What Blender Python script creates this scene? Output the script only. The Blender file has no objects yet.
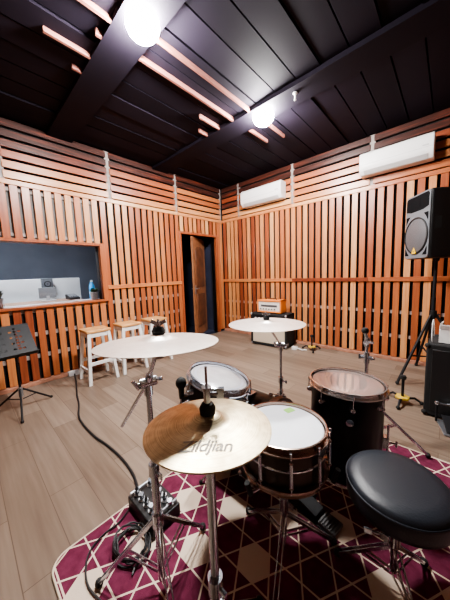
import bpy, bmesh, math, random
from mathutils import Vector, Matrix
random.seed(7)
C = bpy.context.scene.collection
PI = math.pi
def R(a): return math.radians(a)

# ------------------------------------------------------------------ materials
def nodes_of(name):
    m = bpy.data.materials.new(name); m.use_nodes = True
    nt = m.node_tree; b = nt.nodes['Principled BSDF']
    return m, nt, b
def setin(b, **k):
    for n, v in k.items():
        n = n.replace('_', ' ')
        if n in b.inputs: b.inputs[n].default_value = v
def col(c): return (c[0], c[1], c[2], 1.0)
def mat(name, c, rough=.5, metal=0.0, bump=0.0, bscale=200.0, vary=0.0, vscale=6.0, spec=None, coat=0.0, **kw):
    m, nt, b = nodes_of(name)
    b.inputs['Base Color'].default_value = col(c)
    b.inputs['Roughness'].default_value = rough; b.inputs['Metallic'].default_value = metal
    if spec is not None: b.inputs['Specular IOR Level'].default_value = spec
    if coat: b.inputs['Coat Weight'].default_value = coat
    tc = nt.nodes.new('ShaderNodeTexCoord')
    if vary:
        n = nt.nodes.new('ShaderNodeTexNoise'); n.inputs['Scale'].default_value = vscale; n.inputs['Detail'].default_value = 4
        nt.links.new(tc.outputs['Object'], n.inputs['Vector'])
        r = nt.nodes.new('ShaderNodeValToRGB')
        r.color_ramp.elements[0].position = .3; r.color_ramp.elements[1].position = .7
        r.color_ramp.elements[0].color = col([x*(1-vary) for x in c]); r.color_ramp.elements[1].color = col([min(1, x*(1+vary)) for x in c])
        nt.links.new(n.outputs['Fac'], r.inputs['Fac']); nt.links.new(r.outputs['Color'], b.inputs['Base Color'])
    if bump:
        n = nt.nodes.new('ShaderNodeTexNoise'); n.inputs['Scale'].default_value = bscale; n.inputs['Detail'].default_value = 2
        nt.links.new(tc.outputs['Object'], n.inputs['Vector'])
        bp = nt.nodes.new('ShaderNodeBump'); bp.inputs['Strength'].default_value = bump; bp.inputs['Distance'].default_value = .002
        nt.links.new(n.outputs['Fac'], bp.inputs['Height']); nt.links.new(bp.outputs['Normal'], b.inputs['Normal'])
    for k, v in kw.items(): setin(b, **{k: v})
    return m
def ramp(nt, stops):
    r = nt.nodes.new('ShaderNodeValToRGB'); e = r.color_ramp.elements
    e[0].position, e[0].color = stops[0][0], col(stops[0][1]); e[1].position, e[1].color = stops[-1][0], col(stops[-1][1])
    for p, c in stops[1:-1]:
        x = e.new(p); x.color = col(c)
    return r
def math_node(nt, op, a, b=None, c=None):
    n = nt.nodes.new('ShaderNodeMath'); n.operation = op
    for i, v in enumerate((a, b, c)):
        if v is None: continue
        if isinstance(v, (int, float)): n.inputs[i].default_value = v
        else: nt.links.new(v, n.inputs[i])
    return n.outputs[0]
def slat_mat(name, stretch, stops, rough=.34):
    """varnished timber: each slat has its own tone (mesh attribute), grain stretched along it"""
    m, nt, b = nodes_of(name)
    at = nt.nodes.new('ShaderNodeAttribute'); at.attribute_name = 'tone'
    tc = nt.nodes.new('ShaderNodeTexCoord')
    mp = nt.nodes.new('ShaderNodeMapping'); mp.inputs['Scale'].default_value = stretch
    nt.links.new(tc.outputs['Object'], mp.inputs['Vector'])
    n = nt.nodes.new('ShaderNodeTexNoise'); n.inputs['Scale'].default_value = 1; n.inputs['Detail'].default_value = 5
    nt.links.new(mp.outputs['Vector'], n.inputs['Vector'])
    g = math_node(nt, 'MULTIPLY_ADD', n.outputs['Fac'], .55, -.275)
    s = math_node(nt, 'ADD', at.outputs['Fac'], g)
    r = ramp(nt, stops); nt.links.new(s, r.inputs['Fac']); nt.links.new(r.outputs['Color'], b.inputs['Base Color'])
    b.inputs['Roughness'].default_value = rough
    b.inputs['Specular IOR Level'].default_value = .5
    return m
WOOD = [(0, (.045, .016, .012)), (.12, (.15, .034, .018)), (.3, (.29, .072, .030)), (.6, (.45, .142, .052)), (.85, (.60, .25, .095)), (1, (.68, .35, .16))]  # lowest stop carries the shade painted into the topmost slats
M = {}
M['slat_v_left'] = slat_mat('timber_upright', (9, 38, 2.2), WOOD)
M['slat_v_back'] = slat_mat('timber_upright_back', (38, 9, 2.2), WOOD)
M['slat_h_left'] = slat_mat('timber_level', (9, 2.0, 38), WOOD)
M['slat_h_back'] = slat_mat('timber_level_back', (2.0, 9, 38), WOOD)
M['ceil_strip'] = slat_mat('red_ceiling_timber', (30, 2, 30), [(0, (.20, .07, .055)), (1, (.40, .17, .13))], .5)
M['grey_batten'] = mat('grey_batten', (.30, .26, .24), .6, vary=.3, vscale=9)
M['backing'] = mat('dark_backing', (.012, .010, .010), .9)
M['backing_grey'] = mat('grey_backing', (.22, .21, .20), .8, vary=.2, vscale=5)
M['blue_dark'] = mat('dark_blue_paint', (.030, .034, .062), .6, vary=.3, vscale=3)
M['door_wood'] = mat('door_wood', (.27, .115, .055), .4, vary=.35, vscale=7)
M['door_wood_dark'] = mat('door_wood_dark', (.15, .06, .03), .45, vary=.3, vscale=9)
M['black'] = mat('black_plastic', (.012, .012, .013), .45, bump=.15, bscale=300)
M['black_gloss'] = mat('black_lacquer', (.007, .007, .009), .34, spec=.3)
M['black_metal'] = mat('black_metal', (.012, .012, .014), .5, spec=.3)
M['rubber'] = mat('black_rubber', (.015, .015, .015), .75)
M['vinyl'] = mat('black_vinyl', (.016, .019, .026), .44, bump=.25, bscale=160)
M['matte_black'] = mat('matte_black', (.006, .006, .007), .9, spec=.1)
M['carpet_black'] = mat('black_carpet_cover', (.014, .014, .015), .85, bump=.5, bscale=500)
M['chrome'] = mat('chrome', (.60, .63, .68), .18, metal=.92)
M['chrome_dull'] = mat('dull_chrome', (.46, .48, .52), .3, metal=.85)
M['white_paint'] = mat('white_paint', (.82, .81, .79), .5, vary=.05)
M['white_plastic'] = mat('white_plastic', (.80, .78, .77), .35)
M['white_grey'] = mat('pale_grey_plastic', (.55, .54, .54), .4)
M['stool_top'] = mat('stool_seat_wood', (.62, .33, .13), .4, vary=.25, vscale=9)
M['grille_grey'] = mat('grey_steel_grille', (.11, .11, .118), .5, metal=.2, bump=.8, bscale=420)
M['speaker_face'] = mat('grey_moulded_plastic', (.14, .15, .165), .5, bump=.2, bscale=350)
M['yellow'] = mat('yellow_paint', (.85, .55, .03), .45)
M['gold_hub'] = mat('yellow_hub', (.62, .42, .06), .45, vary=.3, vscale=30)
M['orange'] = mat('orange_cover', (.80, .24, .05), .5, bump=.3, bscale=300)
M['cream'] = mat('cream_cloth', (.62, .52, .40), .8, bump=.5, bscale=500)
M['head_white'] = mat('coated_head', (.84, .87, .93), .5, vary=.03, vscale=12)
M['head_clear'] = mat('clear_head', (.42, .33, .30), .06, metal=.45, spec=.8)
M['head_silver'] = mat('hazy_head', (.60, .59, .61), .24, metal=.30, spec=.7, vary=.12, vscale=14)
M['head_ring'] = mat('head_ring', (.40, .41, .47), .3, metal=.3)
M['hoop_bronze'] = mat('bronze_hoop', (.42, .31, .26), .22, metal=.9)
M['hoop_steel'] = mat('warm_steel_hoop', (.66, .63, .62), .2, metal=.9)
M['hoop_wood'] = mat('bass_hoop_wood', (.15, .055, .028), .3, vary=.3, vscale=20, coat=.3)
M['snare_shell'] = mat('snare_shell', (.060, .042, .032), .3, metal=.55)
M['sticker'] = mat('green_tape', (.40, .80, .20), .6)
M['glass_grey'] = mat('monitor_glass', (.10, .11, .12), .2)
M['leaf'] = mat('plant_leaf', (.035, .10, .03), .5, vary=.4, vscale=30)
M['leaf_dark'] = mat('dark_leaf', (.03, .055, .03), .5, vary=.4, vscale=30)
M['blue'] = mat('blue_plastic', (.05, .42, .85), .3)
M['room_grey'] = mat('slate_wall', (.15, .165, .20), .8, vary=.15, vscale=2)
M['room_floor'] = mat('control_room_floor', (.16, .12, .10), .6)
M['board_white'] = mat('white_board', (.74, .73, .72), .5, vary=.03)
M['desk_brown'] = mat('desk_edge', (.30, .17, .11), .5)
M['logo_grey'] = mat('etched_grey_ink', (.42, .39, .34), .6)
M['ink_black'] = mat('black_ink', (.02, .02, .02), .6)
M['cable'] = mat('black_cable', (.016, .016, .018), .5)
M['room_paint'] = mat('far_wall_timber', (.075, .032, .018), .6, vary=.3, vscale=4)
M['grip'] = mat('grey_grip', (.10, .10, .10), .6, bump=.8, bscale=260)
M['screen_panel'] = mat('amp_panel', (.78, .72, .66), .45, vary=.1, vscale=30)

def cymbal_mat(name, c1, c2, rough, metal):
    m, nt, b = nodes_of(name)
    tc = nt.nodes.new('ShaderNodeTexCoord'); sx = nt.nodes.new('ShaderNodeSeparateXYZ')
    nt.links.new(tc.outputs['Object'], sx.inputs['Vector'])
    x2 = math_node(nt, 'MULTIPLY', sx.outputs['X'], sx.outputs['X']); y2 = math_node(nt, 'MULTIPLY', sx.outputs['Y'], sx.outputs['Y'])
    rr = math_node(nt, 'SQRT', math_node(nt, 'ADD', x2, y2))
    w = nt.nodes.new('ShaderNodeTexNoise'); w.noise_dimensions = '1D'; w.inputs['Scale'].default_value = 420; w.inputs['Detail'].default_value = 3
    nt.links.new(rr, w.inputs['W'])
    n = nt.nodes.new('ShaderNodeTexNoise'); n.inputs['Scale'].default_value = 38; n.inputs['Detail'].default_value = 2
    nt.links.new(tc.outputs['Object'], n.inputs['Vector'])
    mix = math_node(nt, 'ADD', math_node(nt, 'MULTIPLY', w.outputs['Fac'], .5), math_node(nt, 'MULTIPLY', n.outputs['Fac'], .5))
    r = ramp(nt, [(.36, c1), (.62, c2)]); nt.links.new(mix, r.inputs['Fac']); nt.links.new(r.outputs['Color'], b.inputs['Base Color'])
    bp = nt.nodes.new('ShaderNodeBump'); bp.inputs['Strength'].default_value = .22; bp.inputs['Distance'].default_value = .001
    nt.links.new(mix, bp.inputs['Height']); nt.links.new(bp.outputs['Normal'], b.inputs['Normal'])
    b.inputs['Roughness'].default_value = rough; b.inputs['Metallic'].default_value = metal
    return m
M['cym_gold'] = cymbal_mat('hammered_brass', (.60, .49, .29), (.90, .80, .57), .42, .76)
M['cym_pale'] = cymbal_mat('brilliant_bronze', (.70, .62, .56), (.82, .75, .70), .36, .55)

def floor_mat():
    m, nt, b = nodes_of('laminate_planks')
    tc = nt.nodes.new('ShaderNodeTexCoord')
    br = nt.nodes.new('ShaderNodeTexBrick')
    br.offset = .37; br.inputs['Scale'].default_value = 1; br.inputs['Brick Width'].default_value = 1.25; br.inputs['Row Height'].default_value = .19
    br.inputs['Mortar Size'].default_value = .0022; br.inputs['Mortar Smooth'].default_value = .2
    br.inputs['Color1'].default_value = (0, 0, 0, 1); br.inputs['Color2'].default_value = (1, 1, 1, 1); br.inputs['Mortar'].default_value = (.5, .5, .5, 1)
    nt.links.new(tc.outputs['Object'], br.inputs['Vector'])
    mp = nt.nodes.new('ShaderNodeMapping'); mp.inputs['Scale'].default_value = (1.6, 26, 1)
    nt.links.new(tc.outputs['Object'], mp.inputs['Vector'])
    n = nt.nodes.new('ShaderNodeTexNoise'); n.inputs['Scale'].default_value = 1; n.inputs['Detail'].default_value = 6
    nt.links.new(mp.outputs['Vector'], n.inputs['Vector'])
    s = math_node(nt, 'ADD', math_node(nt, 'MULTIPLY', br.outputs['Color'], .35), math_node(nt, 'MULTIPLY', n.outputs['Fac'], .75))
    r = ramp(nt, [(.2, (.128, .088, .064)), (.5, (.192, .142, .106)), (.85, (.275, .212, .164))])
    nt.links.new(s, r.inputs['Fac'])
    mx = nt.nodes.new('ShaderNodeMix'); mx.data_type = 'RGBA'
    nt.links.new(br.outputs['Fac'], mx.inputs['Factor']); nt.links.new(r.outputs['Color'], mx.inputs['A']); mx.inputs['B'].default_value = (.10, .065, .045, 1)
    nt.links.new(mx.outputs['Result'], b.inputs['Base Color'])
    b.inputs['Roughness'].default_value = .42
    return m
M['floor'] = floor_mat()
def ceil_mat():
    m, nt, b = nodes_of('black_ceiling_planks')
    at = nt.nodes.new('ShaderNodeAttribute'); at.attribute_name = 'tone'
    r = ramp(nt, [(0, (.007, .005, .009)), (1, (.017, .013, .022))])
    nt.links.new(at.outputs['Fac'], r.inputs['Fac']); nt.links.new(r.outputs['Color'], b.inputs['Base Color'])
    b.inputs['Roughness'].default_value = .75; b.inputs['Specular IOR Level'].default_value = .12
    return m
M['ceil'] = ceil_mat()
def rug_mat():
    """lattice of three line families with some cream six-sided cells"""
    m, nt, b = nodes_of('lattice_rug')
    tc = nt.nodes.new('ShaderNodeTexCoord'); sx = nt.nodes.new('ShaderNodeSeparateXYZ')
    nt.links.new(tc.outputs['Object'], sx.inputs['Vector'])
    d = .135; ox, oy = 2.93, -3.405
    us = []
    for (nx, ny) in ((0, 1), (-.8660254, .5), (.8660254, .5)):
        a = math_node(nt, 'MULTIPLY', math_node(nt, 'SUBTRACT', sx.outputs['X'], ox), nx/d)
        us.append(math_node(nt, 'MULTIPLY_ADD', math_node(nt, 'SUBTRACT', sx.outputs['Y'], oy), ny/d, a))
    rs = [math_node(nt, 'ROUND', u) for u in us]
    lines = None
    for u, r_ in zip(us, rs):
        e = math_node(nt, 'ABSOLUTE', math_node(nt, 'SUBTRACT', u, r_))
        l = math_node(nt, 'GREATER_THAN', e, .5 - .0036/d)
        lines = l if lines is None else math_node(nt, 'MAXIMUM', lines, l)
    hexa = math_node(nt, 'COMPARE', rs[0], math_node(nt, 'ADD', rs[1], rs[2]), .2)
    even = math_node(nt, 'LESS_THAN', math_node(nt, 'FLOORED_MODULO', math_node(nt, 'ADD', math_node(nt, 'SUBTRACT', rs[1], rs[2]), .25), 3.0), .6)
    cb = nt.nodes.new('ShaderNodeCombineXYZ'); nt.links.new(rs[1], cb.inputs[0]); nt.links.new(rs[2], cb.inputs[1])
    wn = nt.nodes.new('ShaderNodeTexWhiteNoise'); wn.noise_dimensions = '3D'; cb.inputs[2].default_value = 3.0
    nt.links.new(cb.outputs[0], wn.inputs['Vector'])
    keep = math_node(nt, 'LESS_THAN', wn.outputs['Value'], .70)
    cream = math_node(nt, 'MULTIPLY', math_node(nt, 'MULTIPLY', hexa, even), keep)
    fac = math_node(nt, 'MAXIMUM', cream, lines)
    n = nt.nodes.new('ShaderNodeTexNoise'); n.inputs['Scale'].default_value = 26; n.inputs['Detail'].default_value = 4
    nt.links.new(tc.outputs['Object'], n.inputs['Vector'])
    r = ramp(nt, [(.3, (.105, .014, .036)), (.7, (.165, .030, .066))]); nt.links.new(n.outputs['Fac'], r.inputs['Fac'])
    mx = nt.nodes.new('ShaderNodeMix'); mx.data_type = 'RGBA'
    nt.links.new(fac, mx.inputs['Factor']); nt.links.new(r.outputs['Color'], mx.inputs['A']); mx.inputs['B'].default_value = (.66, .54, .43, 1)
    nt.links.new(mx.outputs['Result'], b.inputs['Base Color'])
    b.inputs['Roughness'].default_value = .9; b.inputs['Specular IOR Level'].default_value = .2
    n2 = nt.nodes.new('ShaderNodeTexNoise'); n2.inputs['Scale'].default_value = 400
    nt.links.new(tc.outputs['Object'], n2.inputs['Vector'])
    bp = nt.nodes.new('ShaderNodeBump'); bp.inputs['Strength'].default_value = .5; bp.inputs['Distance'].default_value = .003
    nt.links.new(n2.outputs['Fac'], bp.inputs['Height']); nt.links.new(bp.outputs['Normal'], b.inputs['Normal'])
    return m
M['rug'] = rug_mat()
def glass_mat():
    m = bpy.data.materials.new('window_glass'); m.use_nodes = True; nt = m.node_tree
    for n in list(nt.nodes):
        if n.type != 'OUTPUT_MATERIAL': nt.nodes.remove(n)
    out = [n for n in nt.nodes if n.type == 'OUTPUT_MATERIAL'][0]
    t = nt.nodes.new('ShaderNodeBsdfTransparent'); t.inputs[0].default_value = (.86, .89, .92, 1)
    g = nt.nodes.new('ShaderNodeBsdfGlossy'); g.inputs['Roughness'].default_value = .04
    f = nt.nodes.new('ShaderNodeFresnel'); f.inputs[0].default_value = 1.5
    mx = nt.nodes.new('ShaderNodeMixShader')
    nt.links.new(f.outputs[0], mx.inputs[0]); nt.links.new(t.outputs[0], mx.inputs[1]); nt.links.new(g.outputs[0], mx.inputs[2])
    nt.links.new(mx.outputs[0], out.inputs[0])
    return m
M['glass'] = glass_mat()
def emit_mat(name, c, s):
    m, nt, b = nodes_of(name)
    setin(b, Emission_Color=col(c), Emission_Strength=s); b.inputs['Base Color'].default_value = col(c)
    return m
LAMP = 400.0
M['lamp'] = emit_mat('lamp_glow', (1, .98, .96), LAMP)
M['fill_panel'] = emit_mat('fill_panel_glow', (.92, .95, 1), 50)  # glow of the fill panel added for the control room

# ------------------------------------------------------------------ mesh building
class MB:
    def __init__(self): self.v = []; self.f = []; self.t = []; self.M = Matrix.Identity(4)
    def add(self, vs, fs, tone=.5):
        o = len(self.v)
        for p in vs: self.v.append(tuple(self.M @ Vector(p))); self.t.append(tone)
        for f in fs: self.f.append([i+o for i in f])
        return self
    def box(self, c, s, rot=None, tone=.5):
        x, y, z = s[0]/2, s[1]/2, s[2]/2
        vs = [Vector((a*x, b*y, d*z)) for d in (-1, 1) for b in (-1, 1) for a in (-1, 1)]
        if rot is not None: vs = [rot @ p for p in vs]
        vs = [p + Vector(c) for p in vs]
        return self.add(vs, [(0, 2, 3, 1), (4, 5, 7, 6), (0, 1, 5, 4), (2, 6, 7, 3), (0, 4, 6, 2), (1, 3, 7, 5)], tone)
    def span(self, x0, x1, y0, y1, z0, z1, tone=.5):
        return self.box(((x0+x1)/2, (y0+y1)/2, (z0+z1)/2), (abs(x1-x0), abs(y1-y0), abs(z1-z0)), None, tone)
    def frame_of(self, d):
        d = Vector(d).normalized(); a = Vector((0, 0, 1)) if abs(d.z) < .9 else Vector((1, 0, 0))
        u = d.cross(a).normalized(); return d, u, d.cross(u)
    def tube(self, p0, p1, r0, r1=None, n=12, caps=True):
        r1 = r0 if r1 is None else r1
        p0, p1 = Vector(p0), Vector(p1); d, u, w = self.frame_of(p1-p0)
        vs = []
        for p, r in ((p0, r0), (p1, r1)):
            for i in range(n):
                a = 2*PI*i/n; vs.append(p + u*(r*math.cos(a)) + w*(r*math.sin(a)))
        fs = [(i, (i+1) % n, n+(i+1) % n, n+i) for i in range(n)]
        if caps: fs += [tuple(range(n))[::-1], tuple(range(n, 2*n))]
        return self.add(vs, fs)
    def path(self, pts, r, n=8, closed=False):
        pts = [Vector(p) for p in pts]; k = len(pts); vs = []; prev = None
        for i, p in enumerate(pts):
            if closed: t = pts[(i+1) % k] - pts[i-1]
            else: t = pts[min(i+1, k-1)] - pts[max(i-1, 0)]
            t.normalize()
            if prev is None: _, u, w = self.frame_of(t)
            else:
                u = (prev - t*prev.dot(t)).normalized(); w = t.cross(u)
            prev = u
            rr = r[i] if isinstance(r, (list, tuple)) else r
            for j in range(n):
                a = 2*PI*j/n; vs.append(p + u*(rr*math.cos(a)) + w*(rr*math.sin(a)))
        fs = []
        for i in range(k if closed else k-1):
            a, b = i*n, ((i+1) % k)*n
            for j in range(n): fs.append((a+j, a+(j+1) % n, b+(j+1) % n, b+j))
        if not closed: fs += [tuple(range(n))[::-1], tuple(range((k-1)*n, k*n))]
        return self.add(vs, fs)
    def lathe(self, prof, n=48, closed=False, c=(0, 0, 0)):
        vs = []; idx = []
        for (r, z) in prof:
            if r < 1e-6: idx.append([len(vs)]*n); vs.append((c[0], c[1], c[2]+z))
            else:
                s = len(vs); idx.append([s+i for i in range(n)])
                for i in range(n):
                    a = 2*PI*i/n; vs.append((c[0]+r*math.cos(a), c[1]+r*math.sin(a), c[2]+z))
        fs = []; k = len(prof)
        for q in range(k if closed else k-1):
            A, B = idx[q], idx[(q+1) % k]
            for i in range(n):
                j = (i+1) % n
                f = [A[i], A[j], B[j], B[i]]; g = []
                for x in f:
                    if x not in g: g.append(x)
                if len(g) > 2: fs.append(tuple(g))
        return self.add(vs, fs)
    def prism(self, poly, z0, z1, tone=.5):
        n = len(poly)
        vs = [(x, y, z0) for x, y in poly] + [(x, y, z1) for x, y in poly]
        fs = [tuple(range(n))[::-1], tuple(range(n, 2*n))] + [(i, (i+1) % n, n+(i+1) % n, n+i) for i in range(n)]
        return self.add(vs, fs, tone)
    def ball(self, c, r, n=14, sc=(1, 1, 1)):
        vs = []; fs = []; h = n//2
        vs.append((c[0], c[1], c[2]+r*sc[2]))
        for i in range(1, h):
            t = PI*i/h
            for j in range(n):
                a = 2*PI*j/n; vs.append((c[0]+r*sc[0]*math.sin(t)*math.cos(a), c[1]+r*sc[1]*math.sin(t)*math.sin(a), c[2]+r*sc[2]*math.cos(t)))
        vs.append((c[0], c[1], c[2]-r*sc[2]))
        for j in range(n): fs.append((0, 1+j, 1+(j+1) % n))
        for i in range(h-2):
            for j in range(n):
                a = 1+i*n; fs.append((a+j, a+n+j, a+n+(j+1) % n, a+(j+1) % n))
        a = 1+(h-2)*n; L = len(vs)-1
        for j in range(n): fs.append((a+j, L, a+(j+1) % n))
        return self.add(vs, fs)
    def build(self, name, m, parent=None, bevel=0.0, angle=35, smooth=True, segs=2):
        me = bpy.data.meshes.new(name); me.from_pydata(self.v, [], self.f); me.update()
        bm = bmesh.new(); bm.from_mesh(me); bmesh.ops.recalc_face_normals(bm, faces=bm.faces); bm.to_mesh(me); bm.free()
        at = me.attributes.new('tone', 'FLOAT', 'POINT'); at.data.foreach_set('value', self.t)
        me.materials.append(m if not isinstance(m, str) else M[m])
        if smooth:
            me.polygons.foreach_set('use_smooth', [True]*len(me.polygons)); me.set_sharp_from_angle(angle=R(angle))
        o = bpy.data.objects.new(name, me); C.objects.link(o)
        if parent is not None: o.parent = parent
        if bevel:
            b = o.modifiers.new('edge', 'BEVEL'); b.width = bevel; b.segments = segs; b.limit_method = 'ANGLE'; b.angle_limit = R(40)
        return o
def tag(o, label, cat, group=None):
    o['label'] = label; o['category'] = cat
    if group: o['group'] = group
    return o
def thing(name, label, cat, loc=(0, 0, 0), rot=(0, 0, 0), group=None):
    o = bpy.data.objects.new(name, None); C.objects.link(o); o.empty_display_size = .05
    o.location = loc; o.rotation_euler = rot if not isinstance(rot, (int, float)) else (0, 0, rot)
    return tag(o, label, cat, group)
def struct(o): o['kind'] = 'structure'; return o
def copy_tree(o, parent=None):
    c = o.copy(); C.objects.link(c)
    if parent is not None: c.parent = parent
    for ch in list(o.children): copy_tree(ch, c)
    return c
def empty_struct(name):
    o = bpy.data.objects.new(name, None); C.objects.link(o); o.empty_display_size = .05; return struct(o)

# ------------------------------------------------------------------ the room
RX, RY, H = 5.2, -5.4, 3.12          # far corner of the room, ceiling height
WT0, WT1, WZ0, WZ1 = -4.35, -2.62, .985, 1.755   # control-room window
DY0, DY1, DZ = -1.135, -.205, 2.072               # doorway
struct(MB().span(-.0, RX, RY, 0, -.1, 0).build('floor', 'floor', smooth=False))

def tone(): return min(1, max(0, random.gauss(.62, .21)))
# left wall: backing boards around the openings, then cladding
w = MB()
B0, B1 = -.16, -.05
w.span(B0, B1, RY, WT0, 0, H); w.span(B0, B1, WT0, WT1, 0, WZ0-.02); w.span(B0, B1, WT0, WT1, WZ1+.02, H)
w.span(B0, B1, WT1, DY0, 0, H); w.span(B0, B1, DY0, DY1, DZ, H); w.span(B0, B1, DY1, .05, 0, H)
wl = struct(w.build('wall_left', 'backing', smooth=False))
P = .109
v = MB(); k = -28
ys = [-2.415 + P*k for k in range(-27, 23)]
for y in ys:
    t = tone(); a, b = y-.037, y+.037
    if b > -.02: continue
    if WT0-.06 < y < WT1+.03:
        v.span(-.022, 0, a, b, WZ1+.035, 2.40, min(1, t+.16)); v.span(-.022, 0, a, b, .05, WZ0-.03, t)
    elif DY0-.03 < y < DY1+.03:
        v.span(-.022, 0, a, b, DZ+.035, 2.40, min(1, t+.1))
    else: v.span(-.022, 0, a, b, .05, 2.40, t)
v.span(-.022, 0, -.076, -.003, .05, 2.40, tone())
v.build('upright_slats', 'slat_v_left', wl, bevel=.003, segs=1)
h = MB()
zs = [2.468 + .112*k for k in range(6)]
for z in zs:
    y = RY
    for e in (-4.8, -3.6, -2.4, -1.2, -.02):
        h.span(-.022, .0, y+.02, e-.02, z, z+.083, max(0, tone()+.05-(0, 0, .05, .30, .70, 1.0)[zs.index(z)])); y = e  # upper rows toned down: shade under the ceiling painted into the timber
for (a, b) in ((RY, -2.4), (-2.4, -1.2), (-1.2, -.02)): h.span(-.012, .012, a, b, 2.395, 2.45, tone()+.1)
for (a, b) in ((WT1+.075, DY0-.05), (RY, WT0-.08)): h.span(-.002, .022, a, b, 1.125, 1.185, tone())
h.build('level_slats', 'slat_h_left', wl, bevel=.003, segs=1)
g = MB()
for z in (.32, .60, .90): g.span(-.048, -.023, RY, DY0-.06, z, z+.05)
for y in (-4.8, -3.6, -2.4, -1.2): g.span(-.045, -.012, y-.035, y+.035, 2.45, H)
g.span(-.045, -.012, -.04, -.004, 2.45, H)
g.span(-.045, -.023, RY, WT1, 2.33, 2.37); g.span(-.045, -.023, RY, WT1, 1.82, 1.86)
g.build('spacer_battens', 'grey_batten', wl)
MB().span(-.05, -.046, WT0, WT1+.02, WZ1+.02, 2.39).build('grey_backing_panel', 'backing_grey', wl)

# back wall
wb = struct(MB().span(-.16, RX+.1, .05, .16, 0, H).build('wall_back', 'backing', smooth=False))
v = MB(); x = 2.458 - .1086*22
while x < RX-.03:
    if x > .03: v.span(x-.037, x+.037, 0, .022, .05, 2.40, tone())
    x += .1086
v.build('upright_slats', 'slat_v_back', wb, bevel=.003, segs=1)
h = MB()
for z in zs:
    x = .0
    for e in (.48, 1.68, 2.88, 4.08, RX): h.span(x+.02, e-.02, .0, .022, z, z+.083, max(0, tone()+.05-(0, 0, .05, .30, .70, 1.0)[zs.index(z)])); x = e  # same painted shade in the upper rows here
for (a, b) in ((.0, 1.68), (1.68, 2.88), (2.88, RX)): h.span(a, b, -.012, .012, 2.395, 2.45, tone()); h.span(a, b, -.022, .002, 1.11, 1.17, tone()-.08)
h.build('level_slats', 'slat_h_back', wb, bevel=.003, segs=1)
g = MB()
for z in (.32, .66): g.span(0, RX, .023, .048, z, z+.045)
for x in (.48, 1.68, 2.88, 4.08): g.span(x-.035, x+.035, .012, .045, 2.45, H)
g.build('spacer_battens', 'grey_batten', wb)

# remaining two walls (behind and beside the camera)
struct(MB().span(RX, RX+.1, RY, 0, 0, H).build('wall_right', 'room_paint', smooth=False))
struct(MB().span(-.16, RX+.1, RY-.1, RY, 0, H).build('wall_front', 'room_paint', smooth=False))
# low ledge of pinkish timber along the foot of both slatted walls
M['ledge'] = mat('ledge_timber', (.42, .20, .13), .5, vary=.3, vscale=12)
struct(MB().span(-.045, .035, RY, DY0-.06, 0, .045).build('baseboard_left', 'ledge', bevel=.004))
struct(MB().span(.0, RX, -.035, .045, 0, .045).build('baseboard_back', 'ledge', bevel=.004))

# ceiling: black planks running along y, red timber showing in the joints, two cross beams
cb = struct(MB().span(-.16, RX+.1, RY-.1, .16, H+.05, H+.12).build('ceiling', 'backing', smooth=False))
c = MB(); xs = []
x = .02
while x < RX:
    for (a, b) in ((RY, -4.5), (-4.5, -3.0), (-3.0, -1.5), (-1.5, -.0)):
        dz = random.uniform(0, .018)
        c.span(x+.002, min(RX, x+.222), a+.003, b-.003, H-.012+dz, H+.03+dz, random.random())
    xs.append(x+.233); x += .2335
c.build('ceiling_planks', 'ceil', cb)
bm_ = MB()
for y in (-2.985, -1.515, -4.5): bm_.span(0, RX, y-.14, y+.14, H-.045, H+.0, .45)
bm_.build('cross_beams', 'ceil', cb)
s = MB()
for (x, a, b) in ((1.30, -3.20, -3.125), (1.51, -3.44, -3.125), (1.915, -3.55, -3.125), (1.78, -2.845, -1.655), (2.02, -2.845, -1.655),
                  (1.555, -1.98, -1.655), (1.34, -1.80, -1.655), (1.80, -1.375, -.95), (2.03, -1.375, -.9), (1.75, -3.17, -3.125)):
    s.box((x, (a+b)/2, H-.022), (.022, b-a, .044), None, random.random())
s.build('red_strips', 'ceil_strip', cb)

# doorway and door leaf standing ajar in a deep dark passage
d1 = empty_struct('door_1'); d1.location = (0, DY0, 0)
f = MB()
L = DY1-DY0
f.span(-.16, .012, -.045, 0, 0, DZ+.045, .35); f.span(-.16, .012, L, L+.045, 0, DZ+.045, .35); f.span(-.16, .012, -.0, L, DZ, DZ+.045, .35)
f.build('door_frame', 'slat_v_left', d1, bevel=.003)
leaf = bpy.data.objects.new('door_leaf', None); C.objects.link(leaf); leaf.parent = d1
hx, hy = -.37, L-.03; fx, fy = -.03, .27
leaf.location = (hx, hy, .01); leaf.rotation_euler = (0, 0, math.atan2(fy-hy, fx-hx))
LW = math.hypot(fx-hx, fy-hy); LH = DZ-.03
MB().span(0, LW, -.02, .02, 0, LH).build('door_slab', 'door_wood', leaf, bevel=.004)
def arch(x0, x1, z0, z1, n=10):
    p = [(x0, z0), (x1, z0)]
    for i in range(n+1):
        t = i/n; p.append((x1+(x0-x1)*t, z1+.07*math.sin(PI*t)))
    return p
q = MB(); q.M = Matrix.Rotation(R(90), 4, 'X')
for (z0, z1, ar) in ((1.02, 1.80, True), (.18, .88, False)):
    for side in (-.021, .021):
        for (ex, dd, tn) in ((0, .006, 0), (.03, .010, 0)):
            poly = arch(.12+ex, LW-.12-ex, z0+ex, z1-ex) if ar else [(.12+ex, z0+ex), (LW-.12-ex, z0+ex), (LW-.12-ex, z1-ex), (.12+ex, z1-ex)]
            q.prism(poly, side-dd, side+dd)
q.build('door_panels', 'door_wood_dark', leaf, bevel=.004)
hd = MB()
for sg in (-1, 1):
    hd.tube((LW-.06, 0, 1.0), (LW-.06, .055*sg, 1.0), .01); hd.tube((LW-.06, .055*sg, 1.0), (LW-.17, .055*sg, 1.0), .009)
    hd.box((LW-.06, .023*sg, .98), (.04, .006, .18))
hd.build('door_handle', 'chrome_dull', leaf)
ps = MB()
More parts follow.
